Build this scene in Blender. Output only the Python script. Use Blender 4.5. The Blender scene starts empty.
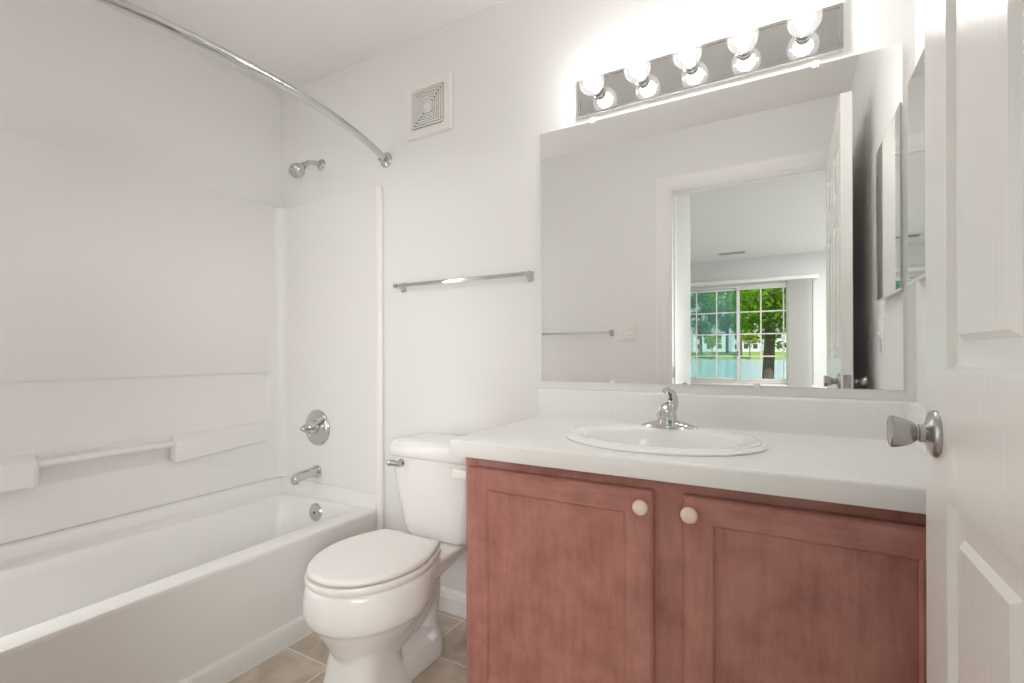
import bpy, bmesh, math, random
from mathutils import Vector, Matrix
PI = math.pi
random.seed(7)
SC = bpy.context.scene
COL = SC.collection

# ---------------------------------------------------------------- camera
CAM_H = 1.069
cd = bpy.data.cameras.new('camera'); cam = bpy.data.objects.new('camera', cd); COL.objects.link(cam)
cd.sensor_width = 36.0; cd.lens = 484.925 * 36.0 / 1024.0; cd.shift_y = 12.134 / 1024.0; cd.clip_start = 0.02; cd.clip_end = 500
_y, _p, _r = math.radians(29.547), 0.0, math.radians(0.198)
R0 = Vector((math.cos(_y), math.sin(_y), 0)); F0 = Vector((-math.sin(_y), math.cos(_y), 0)); Z0 = Vector((0, 0, 1))
FW = F0 * math.cos(_p) + Z0 * math.sin(_p); UP = Z0 * math.cos(_p) - F0 * math.sin(_p)
RT2 = R0 * math.cos(_r) - UP * math.sin(_r); UP2 = UP * math.cos(_r) + R0 * math.sin(_r)
M = Matrix((RT2, UP2, -FW)).transposed().to_4x4(); M.translation = Vector((-0.010, 0, CAM_H))
cam.matrix_world = M
SC.camera = cam

# ---------------------------------------------------------------- light, sky, exposure
SC.view_settings.view_transform = 'Standard'
SC.view_settings.look = 'None'
SC.view_settings.gamma = 1.0
SC.view_settings.use_curve_mapping = False
SC.view_settings.exposure = 0.30
SC.cycles.use_denoising = True
SC.cycles.max_bounces = 14; SC.cycles.diffuse_bounces = 8; SC.cycles.glossy_bounces = 10
SC.cycles.transparent_max_bounces = 16
SC.cycles.sample_clamp_indirect = 0.0
BULB_STRENGTH = 74.0
BEDROOM_POWER = 78.0
TUB_FILL_POWER = 7.0
DOORWAY_POWER = 72.0

w = bpy.data.worlds.new('sky'); SC.world = w; w.use_nodes = True
_n = w.node_tree.nodes; _l = w.node_tree.links
_bg = _n['Background']
_sky = _n.new('ShaderNodeTexSky'); _sky.sky_type = 'HOSEK_WILKIE'; _sky.sun_direction = (0.3, 0.6, 0.74); _sky.turbidity = 3.0
_mx = _n.new('ShaderNodeMix'); _mx.data_type = 'RGBA'; _mx.inputs[0].default_value = 0.55
_mx.inputs[7].default_value = (0.95, 1.0, 1.05, 1)
_l.new(_sky.outputs[0], _mx.inputs[6]); _l.new(_mx.outputs[2], _bg.inputs['Color'])
_bg.inputs['Strength'].default_value = 1.0

sd = bpy.data.lights.new('sun', 'SUN'); sd.energy = 3.8; sd.angle = 0.02; sd.color = (1, 0.96, 0.88)
so = bpy.data.objects.new('sun', sd); COL.objects.link(so)
so.rotation_euler = Vector((-0.30, -0.62, -0.72)).to_track_quat('-Z', 'Y').to_euler()

ad = bpy.data.lights.new('bedroom_fill', 'AREA'); ad.shape = 'RECTANGLE'; ad.size = 1.1; ad.size_y = 1.6  # unseen area lamp, added to brighten the bedroom
ad.energy = BEDROOM_POWER; ad.color = (1.0, 0.99, 0.97)
ao = bpy.data.objects.new('bedroom_fill', ad); COL.objects.link(ao); ao.location = (1.35, -2.7, 2.42)

# unseen fill lamp added by the front end of the tub, aimed into the room
fd = bpy.data.lights.new('tub_fill', 'AREA'); fd.shape = 'RECTANGLE'; fd.size = 0.45; fd.size_y = 1.6
fd.energy = TUB_FILL_POWER; fd.color = (1.0, 0.998, 0.992)
fo = bpy.data.objects.new('tub_fill', fd); COL.objects.link(fo); fo.location = (-2.12, 0.26, 1.22)
fo.rotation_euler = Vector((0.97, 0.22, -0.05)).to_track_quat('-Z', 'Y').to_euler()

# added fill spot outside the doorway on the hinge side, aimed at the tub
gd = bpy.data.lights.new('doorway_fill', 'SPOT'); gd.spot_size = math.radians(46); gd.spot_blend = 0.55; gd.shadow_soft_size = 0.35
gd.energy = DOORWAY_POWER; gd.color = (1.0, 0.998, 0.992)
go = bpy.data.objects.new('doorway_fill', gd); COL.objects.link(go); go.location = (0.62, -0.62, 1.15)
go.rotation_euler = Vector((-0.80, 0.60, -0.03)).to_track_quat('-Z', 'Y').to_euler()

# ---------------------------------------------------------------- materials
def mat(name, col, rough=0.5, metal=0.0, spec=0.5, coat=0.0, trans=0.0, bump=None):
    m = bpy.data.materials.new(name); m.use_nodes = True
    b = m.node_tree.nodes['Principled BSDF']
    b.inputs['Base Color'].default_value = (*col, 1); b.inputs['Roughness'].default_value = rough
    b.inputs['Metallic'].default_value = metal; b.inputs['Specular IOR Level'].default_value = spec
    b.inputs['Coat Weight'].default_value = coat; b.inputs['Coat Roughness'].default_value = 0.08
    if bump:
        sc, strength, dist = bump
        n = m.node_tree.nodes; l = m.node_tree.links
        tc = n.new('ShaderNodeTexCoord'); nz = n.new('ShaderNodeTexNoise'); bp = n.new('ShaderNodeBump')
        nz.inputs['Scale'].default_value = sc; nz.inputs['Detail'].default_value = 4
        bp.inputs['Strength'].default_value = strength; bp.inputs['Distance'].default_value = dist
        l.new(tc.outputs['Object'], nz.inputs['Vector']); l.new(nz.outputs[0], bp.inputs['Height']); l.new(bp.outputs[0], b.inputs['Normal'])
    return m

def noise_mix(m, c1, c2, scale, stretch=(1, 1, 1), detail=5, lo=0.35, hi=0.65):
    n = m.node_tree.nodes; l = m.node_tree.links; b = n['Principled BSDF']
    tc = n.new('ShaderNodeTexCoord'); mp = n.new('ShaderNodeMapping'); nz = n.new('ShaderNodeTexNoise'); cr = n.new('ShaderNodeValToRGB')
    mp.inputs['Scale'].default_value = stretch; nz.inputs['Scale'].default_value = scale; nz.inputs['Detail'].default_value = detail
    cr.color_ramp.elements[0].position = lo; cr.color_ramp.elements[1].position = hi
    cr.color_ramp.elements[0].color = (*c1, 1); cr.color_ramp.elements[1].color = (*c2, 1)
    l.new(tc.outputs['Object'], mp.inputs[0]); l.new(mp.outputs[0], nz.inputs['Vector']); l.new(nz.outputs[0], cr.inputs[0])
    l.new(cr.outputs[0], b.inputs['Base Color'])
    return cr

WALL = mat('painted_wall', (0.825, 0.816, 0.804), 0.55, spec=0.3, bump=(180, 0.05, 0.002))
CEIL = mat('painted_ceiling', (0.83, 0.818, 0.802), 0.8, spec=0.2, bump=(120, 0.08, 0.002))
TRIM = mat('gloss_trim_paint', (0.87, 0.86, 0.845), 0.3, spec=0.4)
FIBER = mat('fiberglass', (0.83, 0.82, 0.805), 0.36, spec=0.45)
PORC = mat('porcelain', (0.86, 0.85, 0.835), 0.20, spec=0.5)
PLAST = mat('white_plastic', (0.84, 0.825, 0.80), 0.28)
CHROME = mat('chrome', (0.62, 0.62, 0.615), 0.07, metal=1.0)
SATIN = mat('satin_nickel', (0.47, 0.46, 0.45), 0.27, metal=1.0)
DARK = mat('dark_gap', (0.10, 0.098, 0.095), 0.8)
MIRROR = mat('mirror_silver', (0.93, 0.935, 0.93), 0.0, metal=1.0)
GLASSEDGE = mat('mirror_edge', (0.45, 0.47, 0.46), 0.1, spec=0.6)
BEDWALL = mat('bedroom_wall_paint', (0.70, 0.71, 0.71), 0.6, spec=0.3)
BEDCEIL = mat('bedroom_ceiling_paint', (0.84, 0.85, 0.86), 0.8, spec=0.2)
CARPET = mat('carpet', (0.56, 0.53, 0.49), 0.95, spec=0.1, bump=(400, 0.6, 0.01))
KNOB = mat('pale_wood_knob', (0.82, 0.62, 0.53), 0.3, coat=0.3)
KNOBR = noise_mix(KNOB, (0.78, 0.56, 0.47), (0.86, 0.70, 0.62), 40, (1, 1, 0.2))
LAM = mat('laminate', (0.78, 0.77, 0.745), 0.3)
noise_mix(LAM, (0.785, 0.775, 0.755), (0.845, 0.835, 0.815), 420, detail=2, lo=0.38, hi=0.62)

def wood(name, grain):
    m = mat(name, (0.3, 0.12, 0.09), 0.32, spec=0.4, coat=0.15)
    n = m.node_tree.nodes; l = m.node_tree.links; b = n['Principled BSDF']
    tc = n.new('ShaderNodeTexCoord')
    mp = n.new('ShaderNodeMapping'); mp.inputs['Scale'].default_value = grain
    n1 = n.new('ShaderNodeTexNoise'); n1.inputs['Scale'].default_value = 60; n1.inputs['Detail'].default_value = 8; n1.inputs['Roughness'].default_value = 0.75
    n2 = n.new('ShaderNodeTexNoise'); n2.inputs['Scale'].default_value = 11; n2.inputs['Detail'].default_value = 6; n2.inputs['Roughness'].default_value = 0.6
    a = n.new('ShaderNodeMix'); a.data_type = 'FLOAT'; a.inputs[0].default_value = 0.58
    cr = n.new('ShaderNodeValToRGB'); e = cr.color_ramp.elements
    e[0].position = 0.30; e[0].color = (0.265, 0.098, 0.076, 1); e[1].position = 0.72; e[1].color = (0.53, 0.258, 0.212, 1)
    k = e.new(0.5); k.color = (0.41, 0.178, 0.145, 1)
    l.new(tc.outputs['Object'], mp.inputs[0]); l.new(mp.outputs[0], n1.inputs['Vector']); l.new(tc.outputs['Object'], n2.inputs['Vector'])
    l.new(n1.outputs[0], a.inputs[2]); l.new(n2.outputs[0], a.inputs[3]); l.new(a.outputs[0], cr.inputs[0]); l.new(cr.outputs[0], b.inputs['Base Color'])
    return m
WOODV = wood('stained_maple_upright', (1.0, 1.0, 0.12))
WOODH = wood('stained_maple_across', (0.14, 1.0, 1.0))

def door_paint():
    m = mat('embossed_door_paint', (0.81, 0.795, 0.77), 0.24, spec=0.5)
    n = m.node_tree.nodes; l = m.node_tree.links; b = n['Principled BSDF']
    tc = n.new('ShaderNodeTexCoord'); mp = n.new('ShaderNodeMapping'); nz = n.new('ShaderNodeTexNoise'); bp = n.new('ShaderNodeBump')
    mp.inputs['Scale'].default_value = (1, 1.0, 0.07); nz.inputs['Scale'].default_value = 120; nz.inputs['Detail'].default_value = 3
    bp.inputs['Strength'].default_value = 0.22; bp.inputs['Distance'].default_value = 0.002
    l.new(tc.outputs['Object'], mp.inputs[0]); l.new(mp.outputs[0], nz.inputs['Vector']); l.new(nz.outputs[0], bp.inputs['Height']); l.new(bp.outputs[0], b.inputs['Normal'])
    return m
DOORP = door_paint()

def tile_floor():
    m = mat('stone_look_tile', (0.4, 0.33, 0.27), 0.4, spec=0.4)
    n = m.node_tree.nodes; l = m.node_tree.links; b = n['Principled BSDF']
    T = 0.2285
    tc = n.new('ShaderNodeTexCoord'); sp = n.new('ShaderNodeSeparateXYZ'); l.new(tc.outputs['Object'], sp.inputs[0])
    def math_(op, a, bb=None):
        k = n.new('ShaderNodeMath'); k.operation = op
        for i, v in enumerate((a, bb)):
            if v is None: continue
            if isinstance(v, (int, float)): k.inputs[i].default_value = v
            else: l.new(v, k.inputs[i])
        return k.outputs[0]
    masks = []; ids = []
    for out, off in ((sp.outputs[0], -1.145 + 20 * T), (sp.outputs[1], 1.132 + 20 * T)):
        u = math_('DIVIDE', math_('ADD', out, off if False else (20 * T - (off - 20 * T))), T)
        fr = math_('FRACT', u); ids.append(math_('FLOOR', u))
        d = math_('ABSOLUTE', math_('SUBTRACT', fr, 0.5))
        masks.append(math_('GREATER_THAN', d, 0.5 - 0.0022 / T))
    grout = math_('MAXIMUM', *masks)
    cx = n.new('ShaderNodeCombineXYZ'); l.new(ids[0], cx.inputs[0]); l.new(ids[1], cx.inputs[1])
    wn = n.new('ShaderNodeTexWhiteNoise'); wn.noise_dimensions = '3D'; l.new(cx.outputs[0], wn.inputs['Vector'])
    va = n.new('ShaderNodeVectorMath'); va.operation = 'MULTIPLY_ADD'; va.inputs[1].default_value = (7, 7, 7)
    l.new(wn.outputs['Color'], va.inputs[0]); l.new(tc.outputs['Object'], va.inputs[2])
    nz = n.new('ShaderNodeTexNoise'); nz.inputs['Scale'].default_value = 9; nz.inputs['Detail'].default_value = 7; nz.inputs['Distortion'].default_value = 0.8
    l.new(va.outputs[0], nz.inputs['Vector'])
    cr = n.new('ShaderNodeValToRGB'); e = cr.color_ramp.elements
    e[0].position = 0.3; e[0].color = (0.48, 0.40, 0.31, 1); e[1].position = 0.72; e[1].color = (0.72, 0.645, 0.55, 1)
    l.new(nz.outputs[0], cr.inputs[0])
    mx = n.new('ShaderNodeMix'); mx.data_type = 'RGBA'; l.new(grout, mx.inputs[0]); l.new(cr.outputs[0], mx.inputs[6]); mx.inputs[7].default_value = (0.90, 0.86, 0.80, 1)
    l.new(mx.outputs[2], b.inputs['Base Color'])
    bp = n.new('ShaderNodeBump'); bp.inputs['Strength'].default_value = 0.4; bp.inputs['Distance'].default_value = 0.001; bp.invert = True
    l.new(grout, bp.inputs['Height']); l.new(bp.outputs[0], b.inputs['Normal'])
    return m
TILE = tile_floor()

def clear_mat(name, tint, ior=1.45, screen=0.0, scol=(0, 0, 0)):
    m = bpy.data.materials.new(name); m.use_nodes = True
    n = m.node_tree.nodes; l = m.node_tree.links; n.clear()
    o = n.new('ShaderNodeOutputMaterial'); t = n.new('ShaderNodeBsdfTransparent'); t.inputs[0].default_value = (*tint, 1)
    g = n.new('ShaderNodeBsdfGlossy'); g.inputs['Roughness'].default_value = 0.0
    f = n.new('ShaderNodeFresnel'); f.inputs[0].default_value = ior
    mx = n.new('ShaderNodeMixShader'); l.new(f.outputs[0], mx.inputs[0]); l.new(t.outputs[0], mx.inputs[1]); l.new(g.outputs[0], mx.inputs[2])
    if screen:
        d = n.new('ShaderNodeBsdfDiffuse'); d.inputs[0].default_value = (*scol, 1)
        m2 = n.new('ShaderNodeMixShader'); m2.inputs[0].default_value = screen
        l.new(t.outputs[0], m2.inputs[1]); l.new(d.outputs[0], m2.inputs[2]); l.new(m2.outputs[0], o.inputs[0])
    else:
        l.new(mx.outputs[0], o.inputs[0])
    return m
def bulb_mat():
    m = bpy.data.materials.new('lit_bulb_glass'); m.use_nodes = True
    n = m.node_tree.nodes; l = m.node_tree.links; n.clear()
    o = n.new('ShaderNodeOutputMaterial'); t = n.new('ShaderNodeBsdfTransparent'); g = n.new('ShaderNodeBsdfGlossy'); e = n.new('ShaderNodeEmission')
    g.inputs['Roughness'].default_value = 0.05; e.inputs[0].default_value = (1.0, 0.97, 0.93, 1); e.inputs[1].default_value = 1.1
    a = n.new('ShaderNodeMixShader'); a.inputs[0].default_value = 0.10; b = n.new('ShaderNodeMixShader'); b.inputs[0].default_value = 0.28
    l.new(t.outputs[0], a.inputs[1]); l.new(g.outputs[0], a.inputs[2]); l.new(a.outputs[0], b.inputs[1]); l.new(e.outputs[0], b.inputs[2]); l.new(b.outputs[0], o.inputs[0])
    return m
BULBGLASS = bulb_mat()
PANE = clear_mat('window_glass', (0.97, 0.985, 0.98), 1.1)
SCREEN = clear_mat('insect_screen', (0.86, 0.97, 0.96), screen=0.16, scol=(0.45, 0.75, 0.75))
GLOW = bpy.data.materials.new('glowing_filament'); GLOW.use_nodes = True
_b = GLOW.node_tree.nodes['Principled BSDF']; _b.inputs['Base Color'].default_value = (1, 1, 1, 1)
_b.inputs['Emission Color'].default_value = (1.0, 0.985, 0.96, 1); _b.inputs['Emission Strength'].default_value = BULB_STRENGTH
VANE = mat('sheer_vane', (0.88, 0.88, 0.87), 0.6); VANE.node_tree.nodes['Principled BSDF'].inputs['Transmission Weight'].default_value = 0.0
def translucent(name, col):
    m = bpy.data.materials.new(name); m.use_nodes = True; n = m.node_tree.nodes; l = m.node_tree.links; n.clear()
    o = n.new('ShaderNodeOutputMaterial'); d = n.new('ShaderNodeBsdfDiffuse'); t = n.new('ShaderNodeBsdfTranslucent'); mx = n.new('ShaderNodeMixShader')
    d.inputs[0].default_value = (*col, 1); t.inputs[0].default_value = (*col, 1); mx.inputs[0].default_value = 0.5
    l.new(d.outputs[0], mx.inputs[1]); l.new(t.outputs[0], mx.inputs[2]); l.new(mx.outputs[0], o.inputs[0]); return m
VANE = translucent('sheer_vane_fabric', (0.90, 0.90, 0.89))
def leafmat(name, c1, c2):
    m = translucent(name, c1); n = m.node_tree.nodes; l = m.node_tree.links
    tc = n.new('ShaderNodeTexCoord'); nz = n.new('ShaderNodeTexNoise'); nz.inputs['Scale'].default_value = 3.0; nz.inputs['Detail'].default_value = 5
    cr = n.new('ShaderNodeValToRGB'); cr.color_ramp.elements[0].position = 0.35; cr.color_ramp.elements[1].position = 0.65
    cr.color_ramp.elements[0].color = (*c1, 1); cr.color_ramp.elements[1].color = (*c2, 1)
    l.new(tc.outputs['Object'], nz.inputs['Vector']); l.new(nz.outputs[0], cr.inputs[0])
    for k in n:
        if k.type in ('BSDF_DIFFUSE', 'BSDF_TRANSLUCENT'): l.new(cr.outputs[0], k.inputs[0])
    return m
LEAF_BRIGHT = leafmat('bright_leaves', (0.10, 0.24, 0.02), (0.30, 0.48, 0.05))
LEAF_DARK = leafmat('deep_leaves', (0.05, 0.15, 0.05), (0.16, 0.33, 0.10))
LEAF_LIME = leafmat('lime_leaves', (0.30, 0.42, 0.05), (0.50, 0.58, 0.12))
BARK = mat('bark', (0.12, 0.10, 0.09), 0.9, bump=(30, 0.5, 0.02))
GRASS = mat('lawn', (0.25, 0.40, 0.08), 0.9); noise_mix(GRASS, (0.20, 0.36, 0.06), (0.34, 0.48, 0.12), 1.5)
WATER = mat('pond_water', (0.46, 0.68, 0.72), 0.2, spec=0.5, bump=(1.2, 0.25, 0.05))
SIDING = mat('pale_siding', (0.75, 0.75, 0.78), 0.7)
ROOFM = mat('grey_roof', (0.30, 0.30, 0.33), 0.8)
HOUSEWIN = mat('house_window', (0.08, 0.09, 0.12), 0.2)

# ---------------------------------------------------------------- helpers
def world_loc(o):
    v = Vector((0, 0, 0))
    while o is not None: v = v + o.location; o = o.parent
    return v

def obj(name, bm, m, parent=None, loc=None, smooth=35, tagd=None, doubles=True):
    """link the bmesh (in world coordinates) as one mesh object"""
    if doubles: bmesh.ops.remove_doubles(bm, verts=bm.verts, dist=1e-5)
    bmesh.ops.recalc_face_normals(bm, faces=bm.faces)
    me = bpy.data.meshes.new(name)
    base = world_loc(parent) if parent is not None else Vector((0, 0, 0))
    l = Vector(loc) - base if loc is not None else Vector((0, 0, 0))
    off = base + l
    for v in bm.verts: v.co -= off
    bm.to_mesh(me); bm.free()
    for k in (m if isinstance(m, (list, tuple)) else [m]): me.materials.append(k)
    if smooth:
        me.shade_smooth(); me.set_sharp_from_angle(angle=math.radians(smooth))
    o = bpy.data.objects.new(name, me); COL.objects.link(o); o.location = l
    if parent is not None: o.parent = parent
    if tagd: tag(o, *tagd)
    return o

def tag(o, label, cat, group=None, kind=None):
    o['label'] = label; o['category'] = cat
    if group: o['group'] = group
    if kind: o['kind'] = kind
    return o

def thing(name, label, cat, loc, group=None, kind=None):
    o = bpy.data.objects.new(name, None); COL.objects.link(o); o.location = loc; o.empty_display_size = 0.05
    return tag(o, label, cat, group, kind)

def struct(name, bm, m, label, cat, smooth=0):
    return obj(name, bm, m, smooth=smooth, tagd=(label, cat, None, 'structure'))

def B(): return bmesh.new()

def box(bm, x0, x1, y0, y1, z0, z1, bev=0.0, seg=2, mi=0):
    v = [bm.verts.new((x, y, z)) for z in (z0, z1) for x, y in ((x0, y0), (x1, y0), (x1, y1), (x0, y1))]
    fs = [bm.faces.new([v[i] for i in q]) for q in ((3, 2, 1, 0), (4, 5, 6, 7), (0, 1, 5, 4), (1, 2, 6, 5), (2, 3, 7, 6), (3, 0, 4, 7))]
    for f in fs: f.material_index = mi
    if bev > 0:
        es = list({e for f in fs for e in f.edges})
        bmesh.ops.bevel(bm, geom=es, offset=bev, segments=seg, profile=0.5, affect='EDGES')
    return bm

def loft(bm, rings, cap0=True, cap1=True, closed=True, mi=0):
    rs = [[bm.verts.new(p) for p in r] for r in rings]
    n = len(rs[0])
    for a, b in zip(rs[:-1], rs[1:]):
        for i in range(n if closed else n - 1):
            j = (i + 1) % n
            f = bm.faces.new((a[i], a[j], b[j], b[i])); f.material_index = mi
    if cap0: bm.faces.new(list(reversed(rs[0]))).material_index = mi
    if cap1: bm.faces.new(rs[-1]).material_index = mi
    return rs

def frame_of(axis):
    a = Vector(axis).normalized()
    t = Vector((0, 0, 1)) if abs(a.z) < 0.9 else Vector((1, 0, 0))
    u = t.cross(a).normalized(); v = a.cross(u).normalized()
    return a, u, v

def lathe(bm, origin, axis, prof, n=32, cap0=True, cap1=True, su=1.0, sv=1.0):
    """prof: list of (radius, distance along the axis)"""
    a, u, v = frame_of(axis); o = Vector(origin)
    rings = [[o + a * h + u * (r * su * math.cos(2 * PI * i / n)) + v * (r * sv * math.sin(2 * PI * i / n)) for i in range(n)] for r, h in prof]
    return loft(bm, rings, cap0, cap1)

def tube(bm, pts, rad, n=14, caps=True):
    pts = [Vector(p) for p in pts]; m = len(pts)
    rr = rad if isinstance(rad, (list, tuple)) else [rad] * m
    rings = []; up = None
    for i in range(m):
        t = (pts[min(i + 1, m - 1)] - pts[max(i - 1, 0)]).normalized()
        if up is None:
            up = Vector((0, 0, 1)) if abs(t.z) < 0.9 else Vector((1, 0, 0))
        u = up.cross(t).normalized(); up = t.cross(u).normalized()
        rings.append([pts[i] + u * (rr[i] * math.cos(2 * PI * k / n)) + up * (rr[i] * math.sin(2 * PI * k / n)) for k in range(n)])
    return loft(bm, rings, caps, caps)

def bez(p0, p1, p2, p3, n=16):
    P = [Vector(q) for q in (p0, p1, p2, p3)]
    return [P[0] * (1 - t) ** 3 + P[1] * 3 * t * (1 - t) ** 2 + P[2] * 3 * t * t * (1 - t) + P[3] * t ** 3 for t in [i / n for i in range(n + 1)]]

def rrect(a0, a1, b0, b1, r, n=6):
    """closed rounded rectangle, list of 2-D points, counter-clockwise"""
    r = min(r, (a1 - a0) / 2 - 1e-4, (b1 - b0) / 2 - 1e-4)
    out = []
    for cx, cy, s in ((a1 - r, b0 + r, -PI / 2), (a1 - r, b1 - r, 0), (a0 + r, b1 - r, PI / 2), (a0 + r, b0 + r, PI)):
        for i in range(n + 1):
            t = s + (PI / 2) * i / n
            out.append((cx + r * math.cos(t), cy + r * math.sin(t)))
    return out

# ================================================================ SETTING
BK = 1.624      # back wall (mirror wall)
LF = -2.325     # wall behind the tub
RW = 0.284      # wall beside the vanity
FR = 0.140       # bathroom face of the door wall
FB = 0.025      # bedroom face of the door wall
H = 2.44
OPL, OPR, OPT = -0.638, 0.217, 2.086     # door opening

struct('floor', box(B(), LF - 0.1, RW + 0.1, FB, BK + 0.1, -0.12, 0.0), TILE, 'beige stone-look ceramic tile floor with light grout in the bathroom', 'floor')
struct('ceiling', box(B(), LF - 0.1, RW + 0.1, FB, BK + 0.1, H, H + 0.1), CEIL, 'plain off-white bathroom ceiling above the tub and vanity', 'ceiling')
struct('wall_back', box(B(), LF - 0.1, RW + 0.1, BK, BK + 0.1, 0, H), WALL, 'off-white painted wall carrying the large vanity mirror and exhaust fan', 'wall')
struct('wall_left', box(B(), LF - 0.1, LF, FB, BK, 0, H), WALL, 'off-white painted wall along the long side of the tub', 'wall')
struct('wall_right', box(B(), RW, RW + 0.1, FB, BK, 0, H), WALL, 'off-white painted wall beside the vanity with medicine cabinet', 'wall')
bm = B()
box(bm, LF, OPL, FB, FR, 0, H); box(bm, OPR, RW, FB, FR, 0, H); box(bm, OPL, OPR, FB, FR, OPT, H)
struct('wall_front', bm, WALL, 'off-white wall with the doorway, seen in the vanity mirror', 'wall')

def base_profile(z):  # simple colonial profile, returns list (depth, height)
    return [(0.0, 0.0), (0.014, 0.0), (0.014, 0.062), (0.011, 0.070), (0.011, 0.078), (0.006, 0.088), (0.0, 0.092)]
bm = B()
loft(bm, [[(x, BK - d, z) for d, z in base_profile(0)] for x in (-1.594, -0.79)])
struct('baseboard_back', bm, TRIM, 'white moulded baseboard behind the toilet', 'baseboard')
bm = B()
loft(bm, [[(x, FR + d, z) for d, z in base_profile(0)] for x in (-1.594, OPL - 0.078)])
struct('baseboard_front', bm, TRIM, 'white moulded baseboard along the doorway wall', 'baseboard')

def casing(name, yface, sgn, label):
    """door casing round the opening; profile steps out of the wall"""
    bm = B()
    prof = [(0.0, 0.0), (0.0, 0.017), (0.012, 0.017), (0.030, 0.013), (0.046, 0.012), (0.056, 0.011), (0.064, 0.007), (0.070, 0.006), (0.070, 0.0)]
    rings = []
    for (cx, cz, dx, dz) in (((OPL, 0.0, -1, 0), (OPL, OPT, -1, 1), (OPR, OPT, 1, 1), (OPR, 0.0, 1, 0)) if sgn > 0 else ((OPL - 0.004, OPT, 0, 1), (OPR, OPT, 1, 1), (OPR, 0.0, 1, 0))):
        rings.append([(cx + dx * (0.004 + (0.070 - w_) * (0.93 if dx > 0 else 1.12)), yface + sgn * d, cz + dz * (0.004 + (0.070 - w_))) for w_, d in prof])
    loft(bm, rings, True, True)
    return struct(name, bm, TRIM, label, 'trim')
casing('trim_1', FR, 1, 'white moulded casing around the doorway seen in the vanity mirror')
casing('trim_2', FB, -1, 'white moulded casing on the bedroom side of the doorway')
bm = B()
box(bm, OPL, OPL + 0.012, FB, FR, 0, OPT); box(bm, OPR - 0.001, OPR + 0.0, FB, FR, 0, OPT); box(bm, OPL + 0.012, OPR - 0.001, FB, FR, OPT - 0.012, OPT)
box(bm, OPL + 0.012, OPL + 0.022, FB + 0.03, FR - 0.045, 0, OPT - 0.012); box(bm, OPL + 0.022, OPR - 0.012, FB + 0.03, FR - 0.045, OPT - 0.022, OPT - 0.012)
jb = struct('trim_3', bm, TRIM, 'white door jamb lining inside the doorway with a strike plate', 'trim')
bm = B(); box(bm, OPL + 0.012, OPL + 0.0145, FR - 0.042, FR - 0.008, 0.915, 0.985, 0.001)
obj('strike_plate', bm, SATIN, jb)

# ---------------------------------------------------------------- bedroom beyond the doorway
WY = -4.56
BX0, BX1 = -3.4, 1.9
struct('floor_bedroom', box(B(), BX0, BX1, WY - 0.15, FB, -0.12, 0.0), CARPET, 'beige carpet on the bedroom floor beyond the doorway', 'floor')
struct('ceiling_bedroom', box(B(), BX0, BX1, WY - 0.15, FB, H, H + 0.1), BEDCEIL, 'white bedroom ceiling with a supply vent seen through the doorway', 'ceiling')
WX0, WX1, WZ0, WZ1 = -1.57, 0.305, 0.625, 2.060
bm = B()
box(bm, BX0, WX0, WY - 0.15, WY, 0, H); box(bm, WX1, BX1, WY - 0.15, WY, 0, H); box(bm, WX0, WX1, WY - 0.15, WY, 0, WZ0); box(bm, WX0, WX1, WY - 0.15, WY, WZ1, H)
struct('wall_window', bm, BEDWALL, 'pale bedroom wall around the gridded window', 'wall')
struct('wall_bedroom_right', box(B(), BX1, BX1 + 0.1, WY - 0.15, FB, 0, H), BEDWALL, 'pale bedroom side wall opposite the closet', 'wall')
struct('wall_bedroom_left', box(B(), BX0 - 0.1, BX0, WY - 0.15, FB, 0, H), BEDWALL, 'pale bedroom side wall past the closet corner', 'wall')
struct('wall_closet', box(B(), BX0, -0.650, -0.663, FB - 0.001, 0, H), BEDWALL, 'pale closet wall just outside the doorway, at left in the mirror', 'wall')
struct('wall_bedroom_front', box(B(), RW + 0.1, BX1, FB, FB + 0.1, 0, H), BEDWALL, 'pale bedroom wall beside the bathroom doorway', 'wall')

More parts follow.
